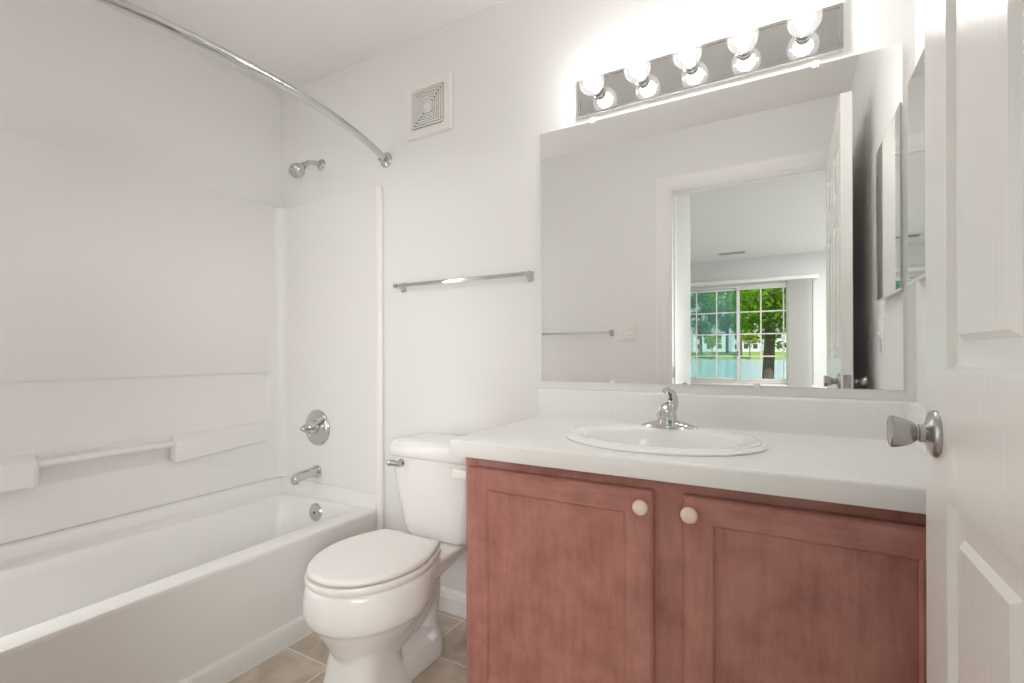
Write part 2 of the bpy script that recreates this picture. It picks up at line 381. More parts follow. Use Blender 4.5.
# window
wt = thing('window_1', 'white gridded slider window showing trees and a pond, reflected in the vanity mirror', 'window', ((WX0 + WX1) / 2, WY, WZ0), kind='structure')
yw = WY - 0.07
bm = B()
fw_ = 0.035
box(bm, WX0, WX1, yw - 0.03, yw + 0.03, WZ1 - fw_, WZ1, 0.003); box(bm, WX0, WX1, yw - 0.03, yw + 0.03, WZ0, WZ0 + fw_, 0.003)
box(bm, WX0, WX0 + fw_, yw - 0.03, yw + 0.03, WZ0 + fw_, WZ1 - fw_, 0.003); box(bm, WX1 - fw_, WX1, yw - 0.03, yw + 0.03, WZ0 + fw_, WZ1 - fw_, 0.003)
mcx = (WX0 + WX1) / 2
obj('window_frame', bm, PLAST, wt)
for s, (x0, x1) in enumerate(((WX0 + fw_, mcx + 0.022), (mcx - 0.022, WX1 - fw_))):
    bm = B(); ys = yw + (0.010 if s else -0.012); sw = 0.035
    z0, z1 = WZ0 + fw_, WZ1 - fw_
    box(bm, x0, x0 + sw, ys - 0.01, ys + 0.01, z0, z1, 0.002); box(bm, x1 - sw, x1, ys - 0.01, ys + 0.01, z0, z1, 0.002)
    box(bm, x0 + sw, x1 - sw, ys - 0.01, ys + 0.01, z0, z0 + sw, 0.002); box(bm, x0 + sw, x1 - sw, ys - 0.01, ys + 0.01, z1 - sw, z1, 0.002)
    for k in (1, 2):
        xm = x0 + sw + (x1 - x0 - 2 * sw) * k / 3; box(bm, xm - 0.009, xm + 0.009, ys - 0.004, ys + 0.004, z0 + sw, z1 - sw)
    for k in (1, 2, 3):
        zm = z0 + sw + (z1 - z0 - 2 * sw) * k / 4; box(bm, x0 + sw, x1 - sw, ys - 0.0045, ys + 0.0045, zm - 0.009, zm + 0.009)
    sash = obj('window_sash', bm, PLAST, wt)
    bm = B(); box(bm, x0 + sw, x1 - sw, ys - 0.0015, ys + 0.0015, z0 + sw, z1 - sw); obj('window_pane', bm, PANE, sash)
    if s == 0:
        bm = B(); box(bm, x0, x1, yw - 0.028, yw - 0.026, z0, z1); obj('insect_screen', bm, SCREEN, wt)
    else:
        bm = B(); box(bm, x0 + 0.008, x0 + 0.024, ys + 0.010, ys + 0.026, 1.02, 1.10, 0.004); obj('sash_latch', bm, SATIN, sash)
bm = B(); box(bm, WX0 - 0.03, WX1 + 0.03, WY - 0.04, WY + 0.05, WZ0 - 0.028, WZ0 + 0.0, 0.006); obj('window_sill', bm, TRIM, wt)

# vertical blind stacked at the right of the window
vb = thing('vertical_blind', 'white sheer vertical blind stacked to one side of the bedroom window', 'blind', (0.12, WY + 0.09, 0.0))
bm = B(); box(bm, WX0 - 0.06, 0.37, WY + 0.001, WY + 0.10, 2.075, 2.125, 0.006); obj('headrail', bm, PLAST, vb)
for k in range(9):
    x = -0.018 + k * 0.032
    bm = B(); n = 8; rings = []
    for z in (0.03, 1.0, 2.075):
        ring = []
        for i in range(n + 1):
            t = i / n; ring.append((x + 0.050 * t - 0.012 * math.sin(PI * t), WY + 0.018 + 0.062 * t, z))
        for i in range(n, -1, -1):
            t = i / n; ring.append((x + 0.050 * t - 0.012 * math.sin(PI * t) + 0.002, WY + 0.018 + 0.062 * t, z))
        rings.append(ring)
    loft(bm, rings); obj('vane', bm, VANE, vb)

# ceiling supply vent
cv = thing('ceiling_vent', 'small white louvred supply vent in the bedroom ceiling, seen in the mirror', 'vent', (-0.66, -4.02, H))
bm = B(); box(bm, -0.85, -0.47, -4.10, -3.94, H - 0.008, H, 0.003); obj('vent_frame', bm, PLAST, cv)
bm = B()
for k in range(6): box(bm, -0.82, -0.50, -4.077 + k * 0.022, -4.067 + k * 0.022, H - 0.013, H - 0.0075)
obj('vent_louvers', bm, mat('vent_shadow_grey', (0.42, 0.42, 0.42), 0.6), cv)

# ---------------------------------------------------------------- bathroom door (open, along the right)
DX0, DX1, DY0, DY1, DZ0, DZ1 = 0.1745, 0.2125, 0.150, 0.957, 0.012, 2.080
dr = thing('door_1', 'white six-panel bathroom door standing open at the right with satin knob', 'door', (0.194, 0.150, 0.0), kind='structure')
bm = B()
ylay = [(DY0 + 0.110, DY0 + 0.110 + 0.250), (DY1 - 0.112 - 0.250, DY1 - 0.112)]
zlay = [(0.22, 0.872), (1.045, 1.635), (1.735, 1.945)]
def panel_face(bm, xf, dirx):
    """moulded six-panel face at x = xf, dirx the outward normal sign"""
    ys = sorted({DY0, DY1, *[v for p in ylay for v in p]}); zs = sorted({DZ0, DZ1, *[v for p in zlay for v in p]})
    for a, b in zip(ys[:-1], ys[1:]):
        for c, d in zip(zs[:-1], zs[1:]):
            if (a, b) in ylay and (c, d) in zlay:
                steps = [(0.0, 0.0), (0.006, 0.009), (0.014, 0.010), (0.038, 0.0085), (0.046, 0.001), (0.050, 0.001)]
                rings = [[(xf - dirx * dp, a + i, c + i), (xf - dirx * dp, b - i, c + i), (xf - dirx * dp, b - i, d - i), (xf - dirx * dp, a + i, d - i)] for i, dp in steps]
                loft(bm, rings, False, True)
            else:
                vs = [bm.verts.new(p) for p in ((xf, a, c), (xf, b, c), (xf, b, d), (xf, a, d))]; bm.faces.new(vs)
panel_face(bm, DX0, -1); panel_face(bm, DX1, 1)
e_ = 0.0015
for q in (((DX0, DY0, DZ0), (DX1, DY0, DZ0), (DX1, DY0, DZ1), (DX0, DY0, DZ1)), ((DX0, DY1, DZ0), (DX1, DY1, DZ0), (DX1, DY1, DZ1), (DX0, DY1, DZ1)),
          ((DX0, DY0, DZ1), (DX1, DY0, DZ1), (DX1, DY1, DZ1), (DX0, DY1, DZ1)), ((DX0, DY0, DZ0), (DX1, DY0, DZ0), (DX1, DY1, DZ0), (DX0, DY1, DZ0))):
    bm.faces.new([bm.verts.new(p) for p in q])
obj('door_leaf', bm, DOORP, dr, smooth=25)
KY, KZ = DY1 - 0.062, 0.953
KP = [(0.0335, 0.0), (0.0335, 0.003), (0.032, 0.006), (0.026, 0.009), (0.016, 0.012), (0.0130, 0.014), (0.0130, 0.020), (0.0110, 0.0215), (0.0110, 0.023),
      (0.0145, 0.0255), (0.0180, 0.031), (0.0205, 0.038), (0.0222, 0.045), (0.0230, 0.051), (0.0230, 0.0525), (0.0212, 0.054), (0.0203, 0.0532), (0.010, 0.0537), (0.0, 0.0539)]
bm = B(); lathe(bm, (DX0, KY, KZ), (-1, 0, 0), KP, 40, True, False); obj('door_knob', bm, SATIN, dr, smooth=40)
bm = B(); lathe(bm, (DX1, KY, KZ), (1, 0, 0), [(r, h * 0.93) for r, h in KP], 40, True, False); obj('door_knob', bm, SATIN, dr, smooth=40)
bm = B(); box(bm, DX0 + 0.006, DX1 - 0.006, DY1 - 0.001, DY1 + 0.0018, KZ - 0.029, KZ + 0.029, 0.001); box(bm, DX0 + 0.012, DX1 - 0.012, DY1 + 0.001, DY1 + 0.010, KZ - 0.008, KZ + 0.008, 0.002)
obj('latch_plate', bm, SATIN, dr)
for hz in (0.25, 1.05, 1.83):
    bm = B(); lathe(bm, (DX1 + 0.001, DY0 - 0.003, hz - 0.045), (0, 0, 1), [(0.006, 0), (0.006, 0.09)], 12); obj('hinge', bm, SATIN, dr)

# ================================================================ TUB ALCOVE
tb = thing('bathtub', 'glossy white alcove bathtub with plain apron', 'bathtub', (-1.98, 0.877, 0.0))
TY0, TY1, TXF, TZ = FR + 0.001, BK - 0.012, -1.62, 0.371
bm = B()
def ring3(x0, x1, y0, y1, r, z): return [(x, y, z) for x, y in rrect(x0, x1, y0, y1, r, 8)]
L_ = LF + 0.001
rings = [ring3(L_, TXF + 0.016, TY0, TY1, 0.002, 0.0), ring3(L_, TXF + 0.016, TY0, TY1, 0.002, 0.060), ring3(L_, TXF + 0.013, TY0, TY1, 0.002, 0.067),
         ring3(L_, TXF - 0.006, TY0, TY1, 0.002, 0.072), ring3(L_, TXF - 0.006, TY0, TY1, 0.002, 0.335), ring3(L_, TXF - 0.002, TY0, TY1, 0.002, 0.352),
         ring3(L_, TXF, TY0, TY1, 0.002, 0.362), ring3(L_, TXF - 0.003, TY0, TY1, 0.003, 0.369), ring3(L_, TXF - 0.010, TY0, TY1, 0.004, TZ),
         ring3(-2.220, -1.703, 0.205, 1.572, 0.075, TZ), ring3(-2.213, -1.710, 0.212, 1.565, 0.075, TZ - 0.003), ring3(-2.207, -1.716, 0.218, 1.560, 0.075, TZ - 0.010),
         ring3(-2.200, -1.722, 0.235, 1.556, 0.08, TZ - 0.05), ring3(-2.185, -1.745, 0.33, 1.535, 0.10, 0.16), ring3(-2.17, -1.755, 0.37, 1.525, 0.11, 0.10),
         ring3(-2.14, -1.785, 0.42, 1.49, 0.11, 0.072), ring3(-2.05, -1.87, 0.52, 1.38, 0.08, 0.066)]
loft(bm, rings, True, True)
obj('tub_shell', bm, FIBER, tb, smooth=50)
# raised rear flange (cove) on the three walled sides
bm = B()
path = [(TXF - 0.004, TY1), (L_, TY1), (L_, TY0), (TXF - 0.004, TY0)]
prof = [(0.0, 0.30), (0.0, 0.437), (0.022, 0.437), (0.030, 0.434), (0.036, 0.420), (0.046, 0.392), (0.064, 0.379), (0.088, 0.3712), (0.088, 0.30)]
rings = []
for (px, py, dx, dy) in ((TXF - 0.003, TY1, 0, -0.22), (L_, TY1, 1, -0.42), (L_, TY0, 1, 0.5), (TXF - 0.003, TY0, 0, 0.5)):
    rings.append([(px + dx * d, py + dy * d, z if z > 0.36 else 0.368) for d, z in prof])
loft(bm, rings)
obj('tub_flange', bm, FIBER, tb, smooth=50)
bm = B(); lathe(bm, (-1.975, 1.5555, 0.313), (0, -1, 0.06), [(0.043, -0.004), (0.043, 0.003), (0.040, 0.0065), (0.028, 0.009), (0.009, 0.0095), (0.0, 0.0095)], 32, True, False)
op = obj('overflow_plate', bm, CHROME, tb)
bm = B(); lathe(bm, (-1.975, 1.546, 0.313), (0, -1, 0.06), [(0.006, 0), (0.006, 0.002), (0.0, 0.0025)], 12, True, False); obj('overflow_screw', bm, DARK, op)
bm = B(); lathe(bm, (-1.96, 1.36, 0.066), (0, 0, 1), [(0.034, 0), (0.034, 0.003), (0.02, 0.004), (0.018, 0.001), (0, 0.001)], 24, True, False); obj('tub_drain', bm, CHROME, tb)

# surround
sr = thing('tub_surround', 'glossy white moulded tub surround with long shelf recess and soap ledges', 'tub surround', (-1.98, 0.877, 0.438))
ST = 1.8255
SX = LF + 0.028     # face of the long panel
bm = B()
def yz_ring(x, y0, y1, z0, z1, r): return [(x, y, z) for y, z in rrect(y0, y1, z0, z1, r, 8)]
Y0, Y1 = FR + 0.002, BK - 0.022
NY0, NY1 = 0.215, 1.533
ZS = 0.700
# top band with the long recess
loft(bm, [yz_ring(LF + 0.001, Y0, Y1, ZS, ST, 0.001), yz_ring(SX - 0.003, Y0, Y1, ZS, ST, 0.001), yz_ring(SX, Y0, Y1, ZS, ST - 0.004, 0.001), yz_ring(SX, NY0 - 0.012, NY1 + 0.012, 0.718, 0.984, 0.034),
          yz_ring(SX - 0.004, NY0 - 0.007, NY1 + 0.007, 0.722, 0.979, 0.030), yz_ring(SX - 0.016, NY0 - 0.002, NY1 + 0.002, 0.727, 0.974, 0.026), yz_ring(SX - 0.019, NY0 + 0.004, NY1 - 0.004, 0.733, 0.968, 0.020)], False, True)
# lower band with the recess behind the grab bar
loft(bm, [yz_ring(LF + 0.001, Y0, Y1, 0.438, ZS, 0.001), yz_ring(SX, Y0, Y1, 0.438, ZS, 0.001), yz_ring(SX, 0.63, 1.100, 0.610, 0.698, 0.010), yz_ring(SX - 0.004, 0.634, 1.096, 0.616, 0.696, 0.009), yz_ring(SX - 0.022, 0.638, 1.092, 0.632, 0.694, 0.008), yz_ring(SX - 0.025, 0.645, 1.085, 0.640, 0.690, 0.006)], False, True)
obj('long_panel', bm, FIBER, sr, smooth=40)
# cove in the corner + end panels
EY = BK - 0.014
def end_panel(yw_, s):
    bm = B()
    yf_ = yw_ - s * 0.014
    prof = [(LF + 0.001, yw_ - s * 0.0005), (LF + 0.001, yf_ - s * 0.045)]
    for i in range(7):
        t = i / 6 * PI / 2
        prof.append((SX + 0.001 + 0.045 * (1 - math.cos(t)), yf_ - s * 0.045 * (1 - math.sin(t))))
    prof += [(-1.622, yf_), (-1.622, yw_ - s * 0.0005)]
    rings = [[(x, y, z) for x, y in prof] for z in (0.4378, ST - 0.003)] + [[(x, y + s * 0.0, z) for x, y in prof] for z in (ST,)]
    loft(bm, rings)
    obj('end_panel', bm, FIBER, sr, smooth=40)
    bm = B()
    pr_ = rrect(-1.6245, -1.5965, 0.0, 0.024, 0.009, 5)
    rings = []
    for z, k in ((0.001, 1), (ST - 0.010, 1), (ST - 0.003, 0.9), (ST + 0.001, 0.6)):
        rings.append([(-1.6105 + (x + 1.6105) * k, yw_ - s * (0.0006 + d * k), z) for x, d in pr_])
    loft(bm, rings)
    obj('edge_trim', bm, mat('fiberglass_trim', (0.89, 0.87, 0.84), 0.30), sr, smooth=50)
end_panel(BK, 1); end_panel(FR, -1)
# soap ledges
def ledge(ya, yb):
    """ya: open end next to the bar, yb: end that fades into the panel"""
    bm = B(); rings = []
    for t in (0.0, 0.012, 0.04, 0.5, 0.9, 1.0):
        y = ya + (yb - ya) * t
        p = {0.0: 0.046, 0.012: 0.050, 0.04: 0.050, 0.5: 0.032, 0.9: 0.010, 1.0: 0.001}[t]
        zt = 0.722 + 0.004 * t; zb = 0.613 + 0.02 * t; zf = 0.702 + 0.006 * t
        sh = 0.004 if t == 0.0 else 0.0
        rings.append([(SX - 0.008, y, zb + 0.016), (SX + p * 0.35, y, zb + 0.004 + sh), (SX + p - 0.008, y, zb + sh), (SX + p - 0.002, y, zb + 0.006 + sh), (SX + p - 0.001, y, zf - 0.010 - sh), (SX + p - 0.005, y, zf - sh), (SX + p * 0.6, y, zf + 0.006), (SX + 0.004, y, zt), (SX - 0.010, y, zt + 0.002)])
    loft(bm, rings)
    return obj('soap_ledge', bm, FIBER, sr, smooth=40)
ledge(1.082, 1.530); ledge(0.648, 0.222)
bm = B(); tube(bm, [(SX + 0.012, 0.640, 0.690), (SX + 0.012, 1.092, 0.690)], 0.0135, 16); obj('grab_bar', bm, PLAST, sr)

# tub faucet set
tv = thing('shower_valve', 'round chrome shower valve with pointed lever handle on the surround end panel', 'valve', (-2.027, BK - 0.014, 0.707))
VY = BK - 0.0142
bm = B(); lathe(bm, (-2.027, VY, 0.707), (0, -1, 0), [(0.089, 0.0), (0.089, 0.004), (0.084, 0.010), (0.072, 0.014), (0.058, 0.0155), (0.056, 0.014), (0.040, 0.016), (0.034, 0.020), (0.0, 0.020)], 48, True, False)
obj('escutcheon', bm, CHROME, tv, smooth=40)
bm = B(); lathe(bm, (-2.027, VY - 0.014, 0.712), (0, -1, 0), [(0.033, 0), (0.033, 0.020), (0.031, 0.026), (0.029, 0.030), (0.026, 0.046), (0.020, 0.060), (0.012, 0.074), (0.006, 0.082), (0.0, 0.084)], 28, True, False)
hd = obj('valve_handle', bm, CHROME, tv, smooth=40)
bm = B(); tube(bm, bez((-2.015, VY - 0.035, 0.717), (-1.995, VY - 0.036, 0.732), (-1.975, VY - 0.034, 0.747), (-1.962, VY - 0.030, 0.764), 8), [0.010, 0.010, 0.0095, 0.009, 0.0085, 0.008, 0.008, 0.0075, 0.006], 12)
obj('lever', bm, CHROME, tv)
ts = thing('tub_spout', 'chrome tub spout above the overflow plate', 'spout', (-2.030, BK - 0.014, 0.490))
bm = B()
rings = []
for d, rx, zt, zb in ((0.0, 0.030, 0.032, -0.030), (0.008, 0.030, 0.032, -0.030), (0.012, 0.026, 0.028, -0.024), (0.05, 0.024, 0.024, -0.022), (0.10, 0.022, 0.019, -0.024), (0.125, 0.021, 0.013, -0.030), (0.137, 0.018, 0.004, -0.030), (0.140, 0.012, -0.008, -0.028)):
    c = (zt + zb) / 2; hz_ = (zt - zb) / 2
    rings.append([(-2.030 + rx * math.copysign(abs(math.cos(t)) ** 0.75, math.cos(t)), VY - d, 0.490 + c + hz_ * math.copysign(abs(math.sin(t)) ** 0.75, math.sin(t))) for t in [2 * PI * i / 24 for i in range(24)]])
loft(bm, rings); obj('spout_body', bm, CHROME, ts, smooth=50)
bm = B(); lathe(bm, (-2.030, VY - 0.122, 0.455), (0, 0, 1), [(0.014, 0), (0.016, 0.004), (0.016, 0.012)], 18); obj('spout_outlet', bm, CHROME, ts)

sh = thing('showerhead', 'chrome shower head on a short bent arm above the surround', 'shower head', (-2.010, BK, 2.0))
bm = B(); lathe(bm, (-2.010, BK, 2.005), (0, -1, 0), [(0.029, 0), (0.029, 0.003), (0.024, 0.009), (0.012, 0.014), (0.0, 0.014)], 28, True, False); obj('wall_flange', bm, CHROME, sh)
apts = bez((-2.010, BK, 2.005), (-2.010, BK - 0.05, 2.008), (-2.010, BK - 0.075, 2.0), (-2.010, BK - 0.098, 1.972), 14)
bm = B(); tube(bm, apts, 0.0105, 14); obj('shower_arm', bm, CHROME, sh)
ax = (-0.10, -0.70, -0.70)
bm = B(); lathe(bm, (-2.010, BK - 0.093, 1.977), ax, [(0.012, 0), (0.016, 0.004), (0.017, 0.013), (0.014, 0.017), (0.018, 0.024), (0.028, 0.036), (0.034, 0.050), (0.036, 0.066), (0.034, 0.070), (0.030, 0.072), (0.029, 0.080), (0.027, 0.084), (0.012, 0.084), (0.0, 0.086)], 32, True, False)
obj('head_shell', bm, CHROME, sh, smooth=40)
a_ = Vector(ax).normalized(); fpos = Vector((-2.010, BK - 0.093, 1.977)) + a_ * 0.0845
bm = B(); lathe(bm, fpos, ax, [(0.025, -0.002), (0.025, 0.002), (0.017, 0.003), (0.016, 0.0005), (0.006, 0.0005), (0.0, 0.003)], 28, True, False); obj('spray_face', bm, mat('spray_grey', (0.42, 0.42, 0.42), 0.4), sh)

# curved shower rod
rd = thing('shower_rod', 'curved chrome shower curtain rod bowed out over the tub', 'shower rod', (-1.578, 0.886, 1.943))
pts = []
for i in range(49):
    t = -1 + 2 * i / 48
    pts.append((-1.578 + 0.152 * (1 - abs(t) ** 2.1), 0.886 + t * 0.734, 1.943))
bm = B(); tube(bm, pts, 0.0145, 18); obj('rod', bm, CHROME, rd, smooth=60)
for s, yy in ((1, BK), (-1, FR)):
    dv = Vector((0.30, -s * 0.95, 0)).normalized()
    bm = B(); lathe(bm, (-1.578, yy, 1.943), (0, -s, 0), [(0.034, 0), (0.034, 0.004), (0.030, 0.009), (0.022, 0.012), (0.0175, 0.016), (0.0165, 0.034), (0.0, 0.034)], 28, True, False); obj('rod_flange', bm, CHROME, rd)

# ================================================================ TOILET
TX = -1.174
tl = thing('toilet', 'white two-piece toilet with closed oval lid between tub and vanity', 'toilet', (TX, 1.25, 0.0))
def egg(wd, yf, yc, yb, wb, n=40):
    """plan outline: round front at yf, widest (half width wd) at yc, back edge at yb of half width wb"""
    right = []
    for i in range(n // 2 + 1):
        t = PI / 2 * i / (n // 2)
        right.append((wd * math.sin(t) ** 0.94, yc - (yc - yf) * math.cos(t)))
    m = 8
    for i in range(1, m + 1):
        t = i / m
        right.append((wd + (wb - wd) * t ** 1.7, yc + (yb - yc) * t))
    left = [(-x, y) for x, y in reversed(right[1:])]
    # round the two rear corners a little: drop in one extra point
    return right + left
def ering(wd, yf, yc, yb, wb, z): return [(TX + x, y, z) for x, y in egg(wd, yf, yc, yb, wb)]
bm = B()
loft(bm, [ering(0.050, 1.055, 1.13, 1.22, 0.045, 0.10), ering(0.086, 1.020, 1.13, 1.24, 0.07, 0.125), ering(0.104, 0.997, 1.13, 1.25, 0.085, 0.165), ering(0.122, 0.982, 1.125, 1.26, 0.09, 0.195), ering(0.142, 0.966, 1.13, 1.27, 0.10, 0.222), ering(0.158, 0.950, 1.14, 1.275, 0.11, 0.246),
          ering(0.166, 0.943, 1.145, 1.28, 0.11, 0.258), ering(0.184, 0.926, 1.150, 1.29, 0.115, 0.275), ering(0.190, 0.919, 1.155, 1.30, 0.12, 0.298), ering(0.189, 0.920, 1.16, 1.31, 0.125, 0.335), ering(0.184, 0.926, 1.16, 1.32, 0.13, 0.370), ering(0.178, 0.934, 1.16, 1.32, 0.13, 0.384)])
# front pedestal column, flaring to the floor
loft(bm, [[(TX + x, y, z) for x, y in rrect(-hw, hw, y0, y1, r, 6)] for hw, y0, y1, r, z in
          ((0.108, 0.985, 1.25, 0.065, 0.0), (0.106, 0.987, 1.24, 0.065, 0.03), (0.098, 1.000, 1.205, 0.06, 0.09), (0.092, 1.010, 1.185, 0.06, 0.15), (0.094, 1.010, 1.185, 0.06, 0.24))])
# rear foot
loft(bm, [[(TX + x, y, z) for x, y in rrect(-hw, hw, 1.12, y1, 0.06, 6)] for hw, y1, z in ((0.100, 1.415, 0.0), (0.100, 1.415, 0.035), (0.095, 1.410, 0.075), (0.082, 1.398, 0.094), (0.055, 1.37, 0.104))])
# trapway
tube(bm, bez((TX, 1.12, 0.175), (TX, 1.24, 0.10), (TX, 1.37, 0.13), (TX, 1.392, 0.33), 14), 0.062, 20)
tube(bm, [(TX, 1.392, 0.33), (TX, 1.398, 0.2), (TX, 1.375, 0.06)], [0.060, 0.056, 0.058], 18)
# deck under the tank
loft(bm, [[(TX + x, y, z) for x, y in rrect(-hw, hw, 1.22, y1, 0.035, 6)] for hw, y1, z in ((0.07, 1.42, 0.262), (0.100, 1.52, 0.312), (0.130, 1.575, 0.350), (0.134, 1.58, 0.366))])
bo = obj('toilet_bowl', bm, PORC, tl, doubles=False)
md = bo.modifiers.new('blend', 'REMESH'); md.mode = 'VOXEL'; md.voxel_size = 0.0065; md.use_smooth_shade = True
md = bo.modifiers.new('soften', 'SMOOTH'); md.factor = 0.5; md.iterations = 7
# seat ring
bm = B()
sa = egg(0.182, 0.924, 1.16, 1.320, 0.134); sb = egg(0.115, 1.0, 1.15, 1.27, 0.09)
def shrink(pts, k):
    cx = 0; cy = 1.14
    return [(x * k, cy + (y - cy) * k) for x, y in pts]
loft(bm, [[(TX + x, y, 0.3865) for x, y in sb], [(TX + x, y, 0.3865) for x, y in shrink(sa, 0.985)], [(TX + x, y, 0.391) for x, y in sa], [(TX + x, y, 0.402) for x, y in sa], [(TX + x, y, 0.407) for x, y in shrink(sa, 0.985)], [(TX + x, y, 0.407) for x, y in sb], [(TX + x, y, 0.3865) for x, y in sb]], False, False)
obj('toilet_seat', bm, PLAST, tl, smooth=50)
bm = B(); la = egg(0.177, 0.931, 1.16, 1.326, 0.124)
loft(bm, [[(TX + x, y, 0.4105) for x, y in shrink(la, 0.975)], [(TX + x, y, 0.413) for x, y in shrink(la, 0.995)], [(TX + x, y, 0.418) for x, y in la], [(TX + x, y, 0.4235) for x, y in shrink(la, 0.995)], [(TX + x, y, 0.4275) for x, y in shrink(la, 0.975)], [(TX + x, y, 0.4295) for x, y in shrink(la, 0.93)], [(TX + x, y, 0.4315) for x, y in shrink(la, 0.7)], [(TX + x, y, 0.432) for x, y in shrink(la, 0.3)]])
obj('toilet_lid', bm, PLAST, tl, smooth=50)
for s in (-1, 1):
    bm = B(); box(bm, TX + s * 0.085 - 0.022, TX + s * 0.085 + 0.022, 1.322, 1.357, 0.372, 0.416, 0.008, 3); obj('lid_hinge', bm, PLAST, tl)
    bm = B(); lathe(bm, (TX + s * 0.088, 1.335, 0.088), (s * 0.55, 0, 0.83), [(0.017, -0.008), (0.017, 0.010), (0.014, 0.017), (0.007, 0.021), (0, 0.022)], 18, True, False); obj('bolt_cap', bm, PORC, tl)
# tank
TK = TX + 0.011
bm = B()
rows = ((0.125, 1.455, 1.590, 0.04, 0.368), (0.150, 1.438, 1.596, 0.05, 0.372), (0.160, 1.430, 1.600, 0.05, 0.390), (0.166, 1.425, 1.602, 0.045, 0.43), (0.178, 1.415, 1.604, 0.04, 0.53), (0.186, 1.407, 1.606, 0.035, 0.62), (0.189, 1.405, 1.606, 0.035, 0.676))
loft(bm, [[(TK + x, y, z) for x, y in rrect(-hw, hw, y0, y1, r, 6)] for hw, y0, y1, r, z in rows]); obj('toilet_tank', bm, PORC, tl, smooth=50)
bm = B()
rows = ((0.190, 1.402, 1.608, 0.035, 0.6765), (0.199, 1.394, 1.610, 0.035, 0.681), (0.201, 1.392, 1.610, 0.035, 0.688), (0.201, 1.393, 1.610, 0.035, 0.712), (0.197, 1.398, 1.608, 0.035, 0.728), (0.188, 1.408, 1.602, 0.035, 0.7375), (0.17, 1.425, 1.59, 0.03, 0.7415), (0.12, 1.46, 1.56, 0.03, 0.743))
loft(bm, [[(TK + x, y, z) for x, y in rrect(-hw, hw, y0, y1, r, 6)] for hw, y0, y1, r, z in rows]); obj('tank_lid', bm, PORC, tl, smooth=50)
bm = B()
lathe(bm, (TK - 0.130, 1.4065, 0.654), (0, -1, 0), [(0.015, -0.003), (0.015, 0.006), (0.011, 0.010), (0.009, 0.022), (0.0, 0.022)], 20, True, False)
tube(bm, bez((TK - 0.118, 1.385, 0.652), (TK - 0.145, 1.382, 0.655), (TK - 0.160, 1.380, 0.657), (TK - 0.176, 1.376, 0.653), 8), [0.009, 0.010, 0.0105, 0.011, 0.011, 0.0115, 0.012, 0.0115, 0.008], 12)
obj('flush_handle', bm, CHROME, tl, smooth=50)

# ================================================================ VANITY
VX0, VX1, VYF = -0.788, RW - 0.001, 1.110
vn = thing('vanity_cabinet', 'reddish-brown stained wood vanity cabinet with two panel doors', 'cabinet', (-0.25, 1.36, 0.0))
bm = B()
box(bm, VX0, VX0 + 0.016, VYF + 0.019, BK - 0.001, 0.0, 0.7915); box(bm, VX1 - 0.016, VX1, VYF + 0.019, BK - 0.001, 0.0, 0.7915)
box(bm, VX0 + 0.016, VX1 - 0.016, VYF + 0.019, BK - 0.001, 0.10, 0.115); box(bm, VX0 + 0.016, VX1 - 0.016, BK - 0.008, BK - 0.001, 0.115, 0.7915)
box(bm, VX0 + 0.016, VX1 - 0.016, VYF + 0.075, VYF + 0.090, 0.0, 0.10)
obj('carcass', bm, WOODV, vn)
bm = B()
cs0, cs1 = -0.271, -0.207
for a, b, c, d in ((VX0, VX0 + 0.040, 0.10, 0.7915), (VX1 - 0.045, VX1, 0.10, 0.7915), (cs0 - 0.012, cs1 + 0.012, 0.14, 0.735)): box(bm, a, b, VYF, VYF + 0.019, c, d, 0.001)
box(bm, VX0 + 0.040, VX1 - 0.045, VYF, VYF + 0.019, 0.735, 0.7915, 0.001); box(bm, VX0 + 0.040, VX1 - 0.045, VYF, VYF + 0.019, 0.10, 0.14, 0.001)
obj('face_frame', bm, WOODV, vn)
